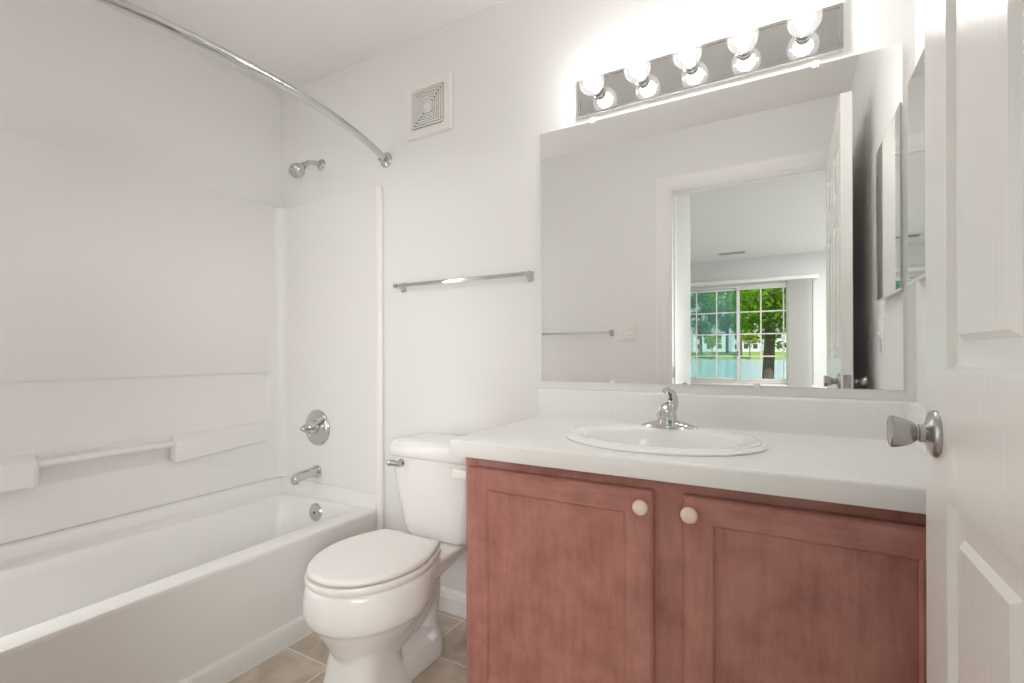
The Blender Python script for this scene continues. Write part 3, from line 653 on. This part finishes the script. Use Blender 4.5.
def cab_door(x0, x1, kx):
    yb = VYF - 0.0005; yf = yb - 0.019; z0, z1 = 0.118, 0.762; st = 0.060
    bm = B()
    xs = (x0, x0 + st, x1 - st, x1); zs = (z0, z0 + st - 0.005, z1 - st + 0.005, z1)
    vf = [[bm.verts.new((x, yf, z)) for z in zs] for x in xs]; vbk = [[bm.verts.new((x, yb, z)) for z in zs] for x in xs]
    for i in range(3):
        for k in range(3):
            if i == 1 and k == 1: continue
            for g in (vf, vbk):
                bm.faces.new((g[i][k], g[i + 1][k], g[i + 1][k + 1], g[i][k + 1])).material_index = 1 if i == 1 else 0
            for (p, q, nb) in (((i, k), (i + 1, k), (i, k - 1)), ((i, k + 1), (i + 1, k + 1), (i, k + 1)), ((i, k), (i, k + 1), (i - 1, k)), ((i + 1, k), (i + 1, k + 1), (i + 1, k))):
                if nb == (1, 1) or not (0 <= nb[0] < 3 and 0 <= nb[1] < 3):
                    bm.faces.new((vf[p[0]][p[1]], vf[q[0]][q[1]], vbk[q[0]][q[1]], vbk[p[0]][p[1]])).material_index = 1 if i == 1 else 0
    bmesh.ops.recalc_face_normals(bm, faces=bm.faces)
    es = [e for e in bm.edges if all(abs(v.co.y - yf) < 1e-6 for v in e.verts) and
          any(all(abs(v.co[ax] - val) < 1e-6 for v in e.verts) for ax, val in ((0, x0), (0, x1), (2, z0), (2, z1)))]
    bmesh.ops.bevel(bm, geom=es, offset=0.0065, segments=2, profile=0.35, affect='EDGES')
    d = obj('cabinet_door', bm, [WOODV, WOODH], vn, smooth=0)
    a, b, c, e = x0 + st, x1 - st, z0 + st - 0.005, z1 - st + 0.005
    bm = B()
    loft(bm, [[(x, y, z) for x, z in ((a + i, c + i), (b - i, c + i), (b - i, e - i), (a + i, e - i))] for i, y in ((0.0, yf + 0.001), (0.004, yf + 0.004), (0.005, yf + 0.0065), (0.006, yf + 0.0065))], False, True)
    obj('door_panel', bm, WOODV, d, smooth=0)
    bm = B(); lathe(bm, (kx, yf, 0.7275), (0, -1, 0), [(0.008, -0.001), (0.007, 0.010), (0.010, 0.013), (0.0165, 0.016), (0.018, 0.020), (0.0165, 0.025), (0.011, 0.0285), (0.005, 0.030), (0.0, 0.0302)], 28, True, False)
    obj('door_knob', bm, KNOB, d, smooth=50)
cab_door(-0.772, -0.271, -0.293); cab_door(-0.207, 0.256, -0.190)

# countertop with a real sink opening
CZ = 0.8375; CX0, CX1, CY0, CY1 = -0.814, RW - 0.001, 1.066, BK - 0.001
SXC, SYC, SA, SB = -0.308, 1.325, 0.258, 0.208
ct = thing('countertop', 'speckled off-white laminate vanity countertop with backsplash and side splash', 'countertop', (-0.264, 1.345, 0.7925))
def rect_ray(cx, cy, x0, x1, y0, y1, ang):
    c, s = math.cos(ang), math.sin(ang); ts = []
    if c > 1e-9: ts.append((x1 - cx) / c)
    if c < -1e-9: ts.append((x0 - cx) / c)
    if s > 1e-9: ts.append((y1 - cy) / s)
    if s < -1e-9: ts.append((y0 - cy) / s)
    t = min(ts); return (cx + c * t, cy + s * t)
angs = [2 * PI * i / 96 for i in range(96)] + [math.atan2(y - SYC, x - SXC) % (2 * PI) for x in (CX0, CX1) for y in (CY0, CY1)]
angs = sorted(set(round(a, 6) for a in angs))
bm = B()
def crect(inset, z): return [(*rect_ray(SXC, SYC, CX0 + inset, CX1, CY0 + inset, CY1, a), z) for a in angs]
def cell(k, z): return [(SXC + SA * k * math.cos(a), SYC + SB * k * math.sin(a), z) for a in angs]
def cell_ray(k, z):
    out = []
    for a in angs:
        c, s = math.cos(a), math.sin(a); r = 1 / math.sqrt((c / (SA * k)) ** 2 + (s / (SB * k)) ** 2); out.append((SXC + c * r, SYC + s * r, z))
    return out
loft(bm, [cell_ray(0.90, 0.8175), crect(0.020, 0.8175), crect(0.020, 0.7925), crect(0.002, 0.7925), crect(0.0, 0.796), crect(0.0, CZ - 0.009), crect(0.0025, CZ - 0.003), crect(0.009, CZ), cell_ray(0.90, CZ), cell_ray(0.90, 0.8175)], False, False)
obj('counter_slab', bm, LAM, ct, smooth=50)
bm = B()
prf = [(0.0, CZ - 0.001), (0.022, CZ - 0.001), (0.0205, CZ + 0.004), (0.0195, CZ + 0.010), (0.0195, 0.932), (0.0165, 0.938), (0.012, 0.9395), (0.0, 0.9395)]
loft(bm, [[(x, CY1 - d, z) for d, z in prf] for x in (-0.8055, CX1 - 0.0)]); obj('backsplash', bm, LAM, ct, smooth=50)
bm = B(); loft(bm, [[(CX1 - d, y, z) for d, z in prf] for y in (CY0 + 0.004, CY1 - 0.0196)]); obj('side_splash', bm, LAM, ct, smooth=50)

# sink
sk = thing('sink', 'white oval drop-in porcelain sink set into the countertop', 'sink', (SXC, SYC, CZ))
bm = B(); n = 72
def sring(a, b, dy, z): return [(SXC + a * math.cos(2 * PI * i / n), SYC + dy + b * math.sin(2 * PI * i / n), z) for i in range(n)]
rows = [(SA * 0.93, SB * 0.92, 0, CZ - 0.004), (SA * 0.995, SB * 0.995, 0, CZ + 0.0008), (SA, SB, 0, CZ + 0.004), (SA * 0.992, SB * 0.99, 0, CZ + 0.0065), (SA * 0.975, SB * 0.97, 0, CZ + 0.0080), (SA * 0.945, SB * 0.935, 0, CZ + 0.0085), (SA * 0.938, SB * 0.925, 0, CZ + 0.0125), (SA * 0.925, SB * 0.91, 0, CZ + 0.0145), (SA * 0.90, SB * 0.88, -0.001, CZ + 0.0140), (SA * 0.87, SB * 0.83, -0.005, CZ + 0.0115),
        (SA * 0.81, SB * 0.77, -0.010, CZ + 0.0105), (SA * 0.79, SB * 0.74, -0.013, CZ + 0.0075), (SA * 0.775, SB * 0.715, -0.014, CZ - 0.002), (SA * 0.745, SB * 0.68, -0.014, CZ - 0.03), (SA * 0.68, SB * 0.62, -0.014, CZ - 0.075), (SA * 0.52, SB * 0.48, -0.014, CZ - 0.112), (SA * 0.30, SB * 0.30, -0.012, CZ - 0.128), (0.024, 0.024, -0.01, CZ - 0.133)]
loft(bm, [sring(*r) for r in rows], False, True); obj('sink_basin', bm, PORC, sk, smooth=60)
bm = B(); lathe(bm, (SXC, SYC - 0.010, CZ - 0.1335), (0, 0, 1), [(0.022, 0), (0.022, 0.003), (0.017, 0.004), (0.016, 0.002), (0.012, 0.005), (0.0, 0.006)], 24, True, False); obj('sink_drain', bm, CHROME, sk)

# faucet
FX, FY, FZ = -0.318, 1.492, CZ + 0.0105
fc = thing('faucet', 'chrome single-lever faucet on the back rim of the sink', 'faucet', (FX, FY, FZ))
bm = B(); rings = []
for i in range(21):
    t = -1 + 2 * i / 20; x = FX + 0.082 * t
    hgt = 0.004 + 0.020 * (1 - abs(t) ** 1.6) ** 0.9; wd = 0.008 + 0.019 * (1 - abs(t) ** 2.5)
    rings.append([(x, FY - wd * math.cos(a) * 1.0, FZ - 0.001 + hgt * max(0.0, math.sin(a)) ** 0.7 if a <= PI else FZ - 0.001) for a in [PI * k / 10 for k in range(11)]])
loft(bm, rings, True, True); obj('faucet_base', bm, CHROME, fc, smooth=50)
bm = B()
rings = []
for z, hw, d0, d1 in ((0.0, 0.0255, -0.026, 0.024), (0.015, 0.0245, -0.025, 0.023), (0.035, 0.0215, -0.023, 0.021), (0.055, 0.0185, -0.021, 0.019), (0.066, 0.017, -0.019, 0.017), (0.074, 0.013, -0.013, 0.013)):
    rings.append([(FX + x, FY + y, FZ + z) for x, y in rrect(-hw, hw, d0, d1, 0.010, 5)])
loft(bm, rings); obj('faucet_body', bm, CHROME, fc, smooth=50)
bm = B()
sp_ = bez((FX, FY - 0.002, FZ + 0.050), (FX, FY - 0.022, FZ + 0.066), (FX, FY - 0.048, FZ + 0.068), (FX, FY - 0.064, FZ + 0.048), 12)
tube(bm, sp_, [0.0135 + 0.0035 * (i / 12) for i in range(13)], 20)
lathe(bm, (FX, FY - 0.060, FZ + 0.056), (0, -0.34, -0.94), [(0.012, -0.006), (0.0165, 0.0), (0.0195, 0.012), (0.0205, 0.024), (0.0175, 0.026), (0.016, 0.021), (0.0, 0.021)], 24, True, False)
obj('faucet_spout', bm, CHROME, fc, smooth=50)
bm = B()
lv = bez((FX + 0.006, FY + 0.012, FZ + 0.052), (FX + 0.012, FY + 0.034, FZ + 0.085), (FX + 0.004, FY + 0.006, FZ + 0.122), (FX - 0.006, FY - 0.034, FZ + 0.108), 16)
tube(bm, lv, [0.015, 0.0155, 0.016, 0.0162, 0.016, 0.0155, 0.0148, 0.014, 0.0132, 0.0124, 0.0116, 0.0108, 0.010, 0.0092, 0.0084, 0.0076, 0.0055], 16)
obj('faucet_lever', bm, CHROME, fc, smooth=50)
bm = B(); lathe(bm, (FX + 0.006, FY + 0.0005, FZ + 0.083), (0, -1, 0.25), [(0.0045, -0.004), (0.0045, 0.006), (0, 0.0065)], 12, True, False); obj('set_screw', bm, DARK, fc)

# ================================================================ MIRROR WALL
mr = thing('vanity_mirror', 'large frameless wall mirror above the vanity backsplash', 'mirror', (-0.27, BK, 0.9665))
bm = B(); box(bm, -0.8005, 0.257, BK - 0.0055, BK - 0.0005, 0.969, 1.8825)
bm.faces.ensure_lookup_table()
for f in bm.faces: f.material_index = 0 if f.normal.y < -0.9 or abs(f.calc_center_median().y - (BK - 0.0055)) < 1e-6 else 1
obj('mirror_glass', bm, [MIRROR, GLASSEDGE], mr, smooth=0)
for x, z, s in ((-0.600, 1.8825, 1), (0.063, 1.8825, 1), (-0.532, 0.969, -1), (-0.088, 0.969, -1)):
    bm = B(); box(bm, x - 0.009, x + 0.009, BK - 0.0095, BK - 0.0057, z - s * 0.008, z + s * 0.010, 0.0015); box(bm, x - 0.009, x + 0.009, BK - 0.0057, BK - 0.0004, z + s * 0.0008, z + s * 0.010, 0.0008)
    obj('mirror_clip', bm, PLAST, mr)

# vanity light
lb = thing('vanity_light', 'chrome bar light with five clear globe bulbs above the mirror', 'light fixture', (-0.249, BK, 1.953))
bm = B()
LX0, LX1, LZ0, LZ1, LY = -0.651, 0.129, 1.905, 2.031, 1.606
loft(bm, [[(x, y, z) for x, z in ((LX0 + i, LZ0 + i), (LX1 - i, LZ0 + i), (LX1 - i, LZ1 - i), (LX0 + i, LZ1 - i))] for i, y in ((0, BK - 0.001), (0, LY + 0.004), (0.002, LY), (0.010, LY), (0.012, LY + 0.002), (0.013, LY + 0.002))], True, True)
bmesh.ops.recalc_face_normals(bm, faces=bm.faces)
for f in bm.faces: f.material_index = 0 if f.normal.y < -0.3 else 1
obj('back_plate', bm, [CHROME, TRIM], lb, smooth=0)
for k in range(5):
    x = -0.270 + (k - 2) * 0.1520; z = 1.975
    bm = B(); lathe(bm, (x, LY + 0.002, z), (0, -1, 0), [(0.024, -0.001), (0.024, 0.003), (0.0205, 0.005), (0.0195, 0.026), (0.017, 0.027), (0.0165, 0.022)], 24, True, True); obj('socket', bm, CHROME, lb)
    prof = [(0.0125, 0.026)] + [(0.0420 * math.sin(t), 0.0680 - 0.0420 * math.cos(t)) for t in [0.38 + (PI - 0.38) * i / 18 for i in range(18)]] + [(0.0, 0.110)]
    bm = B(); lathe(bm, (x, LY + 0.002, z), (0, -1, 0), prof, 32, True, False); gb = obj('bulb', bm, BULBGLASS, lb, smooth=60)
    bm = B(); lathe(bm, (x, LY + 0.002, z), (0, -1, 0), [(0.0, 0.042), (0.012, 0.046), (0.021, 0.055), (0.0250, 0.068), (0.021, 0.081), (0.012, 0.089), (0.0, 0.092)], 20, False, False); obj('glowing_core', bm, GLOW, gb, smooth=60)

# medicine cabinet on the right wall
mc = thing('medicine_cabinet', 'mirrored medicine cabinet on the wall beside the vanity, partly behind the open door', 'medicine cabinet', (RW, 1.37, 1.245))
bm = B(); box(bm, 0.264, RW - 0.0005, 1.170, 1.564, 1.249, 1.7455, 0.001); obj('cabinet_body', bm, PLAST, mc)
bm = B(); box(bm, 0.259, 0.2635, 1.166, 1.568, 1.245, 1.7495)
for f in bm.faces: f.material_index = 0 if abs(f.calc_center_median().x - 0.259) < 1e-6 else 1
obj('mirror_door', bm, [MIRROR, GLASSEDGE], mc, smooth=0)
bm = B(); box(bm, 0.256, 0.264, 1.166, 1.568, 1.239, 1.2445, 0.0015); obj('bottom_edge_strip', bm, TRIM, mc)

def switch_plate(nm, label, cat, org, u, nrm, gang):
    """u: unit vector along the wall, nrm: out of the wall; gang 1 or 2"""
    u = Vector(u); nn = Vector(nrm); o = Vector(org); zz = Vector((0, 0, 1))
    t = thing(nm, label, cat, org)
    def P(a, b, c): return tuple(o + u * a + zz * b + nn * c)
    hw = 0.036 if gang == 1 else 0.059
    bm = B(); loft(bm, [[P(a, b, c) for a, b in rrect(-hw + i, hw - i, -0.058 + i, 0.058 - i, 0.006, 3)] for i, c in ((0, 0.0), (0, 0.003), (0.003, 0.006))], True, True); obj('plate', bm, PLAST, t, smooth=50)
    xs = (0,) if gang == 1 else (-0.023, 0.023)
    bm = B(); loft(bm, [[P(xs[0] + a, b, c) for a, b in ((-0.004, -0.010), (0.004, -0.010), (0.004, 0.010), (-0.004, 0.010))] for c in (0.0055, 0.008)] + [[P(xs[0] + a, b, 0.019) for a, b in ((-0.003, 0.002), (0.003, 0.002), (0.003, 0.009), (-0.003, 0.009))]], True, True); obj('toggle', bm, PLAST, t)
    if gang == 2:
        bm = B(); loft(bm, [[P(xs[1] + a, b, c) for a, b in rrect(-0.0165, 0.0165, -0.033, 0.033, 0.004, 3)] for c in (0.0055, 0.008)], True, True); rc = obj('receptacle', bm, PLAST, t)
        for zz_ in (-0.018, 0.018):
            bm = B()
            for s in (-0.006, 0.006): loft(bm, [[P(xs[1] + s + a, zz_ + b, c) for a, b in ((-0.001, -0.004), (0.001, -0.004), (0.001, 0.004), (-0.001, 0.004))] for c in (0.0075, 0.0085)], True, True)
            obj('outlet_slots', bm, DARK, rc)
switch_plate('switch_plate', 'white two-gang switch and outlet plate by the reflected towel bar', 'switch', (-0.912, FR, 1.203), (1, 0, 0), (0, 1, 0), 2)
switch_plate('switch_plate.001', 'white single toggle switch below the medicine cabinet, seen in the mirror', 'switch', (RW, 1.11, 1.13), (0, -1, 0), (-1, 0, 0), 1)

# exhaust fan grille
ef = thing('exhaust_fan', 'square white exhaust fan grille of nested louvres high on the wall', 'fan', (-1.328, BK, 2.113))
EX, EZ, EH = -1.328, 2.113, 0.121
bm = B()
def sq(h, y, r=0.004): return [(EX + a, y, EZ + b) for a, b in rrect(-h, h, -h * 0.97, h * 0.97, r, 3)]
loft(bm, [sq(EH, BK - 0.0005), sq(EH, BK - 0.010), sq(EH - 0.003, BK - 0.015), sq(0.087, BK - 0.018, 0.01), sq(0.085, BK - 0.016, 0.01), sq(0.085, BK - 0.004, 0.01)], True, True)
obj('fan_frame', bm, PLAST, ef, smooth=40)
bm = B()
box(bm, EX - 0.083, EX + 0.083, BK - 0.0062, BK - 0.0042, EZ - 0.081, EZ + 0.081); obj('fan_throat', bm, DARK, ef)
bm = B()
for k in range(6):
    h = 0.0800 - k * 0.0112
    loft(bm, [sq(h, BK - 0.008, 0.008), sq(h + 0.0005, BK - 0.018, 0.008), sq(h - 0.0058, BK - 0.0185, 0.006), sq(h - 0.0058, BK - 0.008, 0.006)], False, False)
loft(bm, [sq(0.016, BK - 0.008), sq(0.016, BK - 0.018), sq(0.014, BK - 0.0195)], True, True)
box(bm, EX - 0.082, EX + 0.082, BK - 0.0165, BK - 0.0085, EZ - 0.0012, EZ + 0.0012); box(bm, EX - 0.0012, EX + 0.0012, BK - 0.0165, BK - 0.0085, EZ - 0.08, EZ + 0.08)
obj('fan_louvers', bm, PLAST, ef, smooth=40)

# towel bars
def towel_bar(nm, label, x0, x1, z, yw_, s):
    t = thing(nm, label, 'towel bar', ((x0 + x1) / 2, yw_, z), 'towel bars')
    bm = B(); yb = yw_ - s * 0.055
    y0, y1 = sorted((yb - 0.005, yb + 0.005))
    box(bm, x0, x1, y0, y1, z - 0.0075, z + 0.0075, 0.002); obj('bar', bm, CHROME, t)
    for x in (x0, x1):
        bm = B()
        loft(bm, [[(x + a, yw_ - s * d, z + b) for a, b in rrect(-h, h, -k, k, 0.004, 3)] for h, k, d in ((0.013, 0.021, -0.0003), (0.013, 0.021, 0.005), (0.009, 0.012, 0.012), (0.0065, 0.008, 0.03), (0.007, 0.009, 0.044), (0.007, 0.010, 0.062), (0.005, 0.008, 0.065))])
        obj('end_post', bm, CHROME, t, smooth=40)
towel_bar('towel_bar', 'chrome towel bar on the wall above the toilet tank', -1.475, -0.848, 1.361, BK, 1)
towel_bar('towel_bar.001', 'chrome towel bar seen only in the vanity mirror beside the switch plate', -1.56, -1.010, 1.203, FR, -1)

# toilet paper holder on the cabinet side
tp = thing('toilet_paper_holder', 'pale empty toilet paper holder on the vanity side facing the tank', 'paper holder', (VX0, 1.24, 0.712))
for yy in (1.175, 1.320):
    bm = B()
    loft(bm, [[(VX0 - d, yy + a, 0.712 + b) for a, b in rrect(-h, h, -k, k, 0.005, 3)] for h, k, d in ((0.016, 0.020, -0.0004), (0.016, 0.020, 0.006), (0.011, 0.013, 0.014), (0.010, 0.012, 0.045), (0.012, 0.015, 0.065), (0.012, 0.015, 0.086), (0.009, 0.012, 0.090))])
    obj('holder_post', bm, PLAST, tp, smooth=40)
bm = B(); tube(bm, [(VX0 - 0.075, 1.187, 0.712), (VX0 - 0.075, 1.308, 0.712)], 0.011, 16); obj('roller', bm, PLAST, tp)

# ================================================================ OUTDOORS beyond the bedroom window
GZ = -0.35; WZ = -0.45
bm = B(); loft(bm, [[(-60, y, z), (60, y, z), (60, y, z - 1), (-60, y, z - 1)] for y, z in ((-4.75, GZ), (-15, GZ), (-19, GZ - 0.02), (-21, WZ - 0.15), (-22, WZ - 0.5))])
struct('ground_near', bm, GRASS, 'green lawn just outside the bedroom window', 'lawn', 0)
bm = B(); box(bm, -90, 90, -130, -20.0, WZ - 0.4, WZ)
pond = struct('pond', bm, WATER, 'calm blue-green pond outside the bedroom window', 'pond')
bm = B(); loft(bm, [[(-120, y, z), (120, y, z), (120, y, z - 2), (-120, y, z - 2)] for y, z in ((-112, WZ - 0.3), (-114, WZ + 0.1), (-122, 0.5), (-135, 1.3), (-180, 1.6), (-230, 1.6))])
struct('ground_far', bm, GRASS, 'green lawn bank on the far side of the pond', 'lawn', 0)

def tree(label, loc, height, crown, leafm, nleaf, leaf, trunk_r, lean=0.0, low=0.35, seed=1, cz=None):
    rnd = random.Random(seed)
    t = thing('tree', label, 'tree', loc, 'trees around the pond')
    L = Vector(loc)
    bm = B()
    top = L + Vector((lean, 0, height * 0.75))
    tube(bm, [L + Vector((0, 0, -0.2)), L + Vector((0, 0, 0.3)), L + Vector((lean * 0.4, 0, height * 0.35)), top], [trunk_r * 1.5, trunk_r * 1.05, trunk_r * 0.85, trunk_r * 0.2], 10)
    cc = L + Vector((lean, 0, (cz if cz else height * 0.62)))
    cl = []
    for k in range(26):
        d = Vector((rnd.gauss(0, 1), rnd.gauss(0, 1), rnd.gauss(0, 1))).normalized()
        p = cc + Vector((d.x * crown[0], d.y * crown[1], d.z * crown[2])) * (0.55 + 0.4 * rnd.random())
        cl.append((p, (0.26 + 0.16 * rnd.random()) * min(crown)))
        if k % 3 == 0: 
            b0 = L + Vector((lean * 0.5, 0, height * (low + 0.12 * rnd.random())))
            tube(bm, [b0, b0.lerp(p, 0.5) + Vector((0, 0, 0.05 * height)), p], [trunk_r * 0.4, trunk_r * 0.25, trunk_r * 0.08], 6)
    obj('trunk', bm, BARK, t)
    bm = B()
    for i in range(nleaf):
        p, r = cl[rnd.randrange(len(cl))]
        d = Vector((rnd.gauss(0, 1), rnd.gauss(0, 1), rnd.gauss(0, 1))).normalized()
        q = p + d * r * (0.5 + 0.6 * rnd.random())
        a = Vector((rnd.gauss(0, 1), rnd.gauss(0, 1), rnd.gauss(0, 0.7))).normalized(); b = a.cross(d).normalized()
        s = leaf * (0.6 + 0.8 * rnd.random())
        vs = [bm.verts.new(q + a * s * u + b * s * v) for u, v in ((-1, 0), (0, -0.5), (1, 0), (0, 0.5))]
        bm.faces.new(vs)
    obj('leaves', bm, leafm, t, smooth=0, doubles=False)
tree('bright green leafy tree near the window with dark trunk by the pond edge', (-0.62, -16.8, GZ), 7.5, (2.0, 2.0, 2.3), LEAF_BRIGHT, 5200, 0.10, 0.20, 0.25, 0.3, 3, cz=4.2)
tree('dark green tree across the pond, first from the closet side of the window', (-17.5, -117, 0.0), 17, (4.2, 4.2, 6.0), LEAF_DARK, 2600, 0.42, 0.35, 0, 0.25, 11, cz=10.5)
tree('tall green tree across the pond, behind the middle of the screened sash', (-13.2, -131, 0.9), 19, (3.6, 3.6, 6.5), LEAF_DARK, 2600, 0.42, 0.35, 0, 0.25, 12, cz=11.5)
tree('broad green tree across the pond, just left of the window mullion', (-9.2, -119, 0.2), 18, (3.6, 3.6, 6.0), LEAF_DARK, 2600, 0.42, 0.35, 0, 0.25, 13, cz=11.5)
tree('green tree across the pond, behind the near tree', (-4.0, -131, 0.9), 18, (3.8, 3.8, 6.0), LEAF_DARK, 2200, 0.42, 0.35, 0, 0.25, 14, cz=12.0)
tree('small lime green tree on the far bank of the pond', (-14.6, -113.5, 0.0), 5.5, (1.7, 1.5, 1.4), LEAF_LIME, 1300, 0.24, 0.12, 0, 0.3, 15, cz=3.9)
tree('lime green tree on the far bank right of the window mullion', (-7.0, -113.5, 0.0), 6.0, (2.0, 1.5, 1.5), LEAF_LIME, 1300, 0.24, 0.12, 0, 0.3, 16, cz=4.2)

def house(label, x, y, wdt, hgt):
    t = thing('house', label, 'house', (x, y, 1.35), 'houses across the pond')
    bm = B(); box(bm, x - wdt / 2, x + wdt / 2, y - 4, y + 4, 1.2, 1.35 + hgt); wl = obj('walls', bm, SIDING, t, smooth=0)
    bm = B(); zz = 1.35 + hgt
    loft(bm, [[(x + s * (wdt / 2 + 0.4), y - 4.5, zz), (x + s * (wdt / 2 + 0.4), y + 4.5, zz), (x + s * (wdt / 2 + 0.4), y, zz + 2.6)] for s in (-1, 1)]); obj('roof', bm, ROOFM, t, smooth=0)
    for k in range(3):
        for zf in (0.9, 3.6):
            if zf + 1.4 > hgt: continue
            xx = x - wdt / 2 + wdt * (k + 0.5) / 3
            bm = B(); box(bm, xx - 0.55, xx + 0.55, y + 3.98, y + 4.06, 1.35 + zf, 1.35 + zf + 1.3); obj('house_window', bm, HOUSEWIN, wl, smooth=0)
house('pale house across the pond behind the dark green tree', -19.5, -150, 8.5, 5.4)
house('pale house across the pond seen left of the window mullion', -10.0, -152, 7.0, 5.4)
house('pale house across the pond behind the near tree', -1.8, -150, 7.0, 5.4)
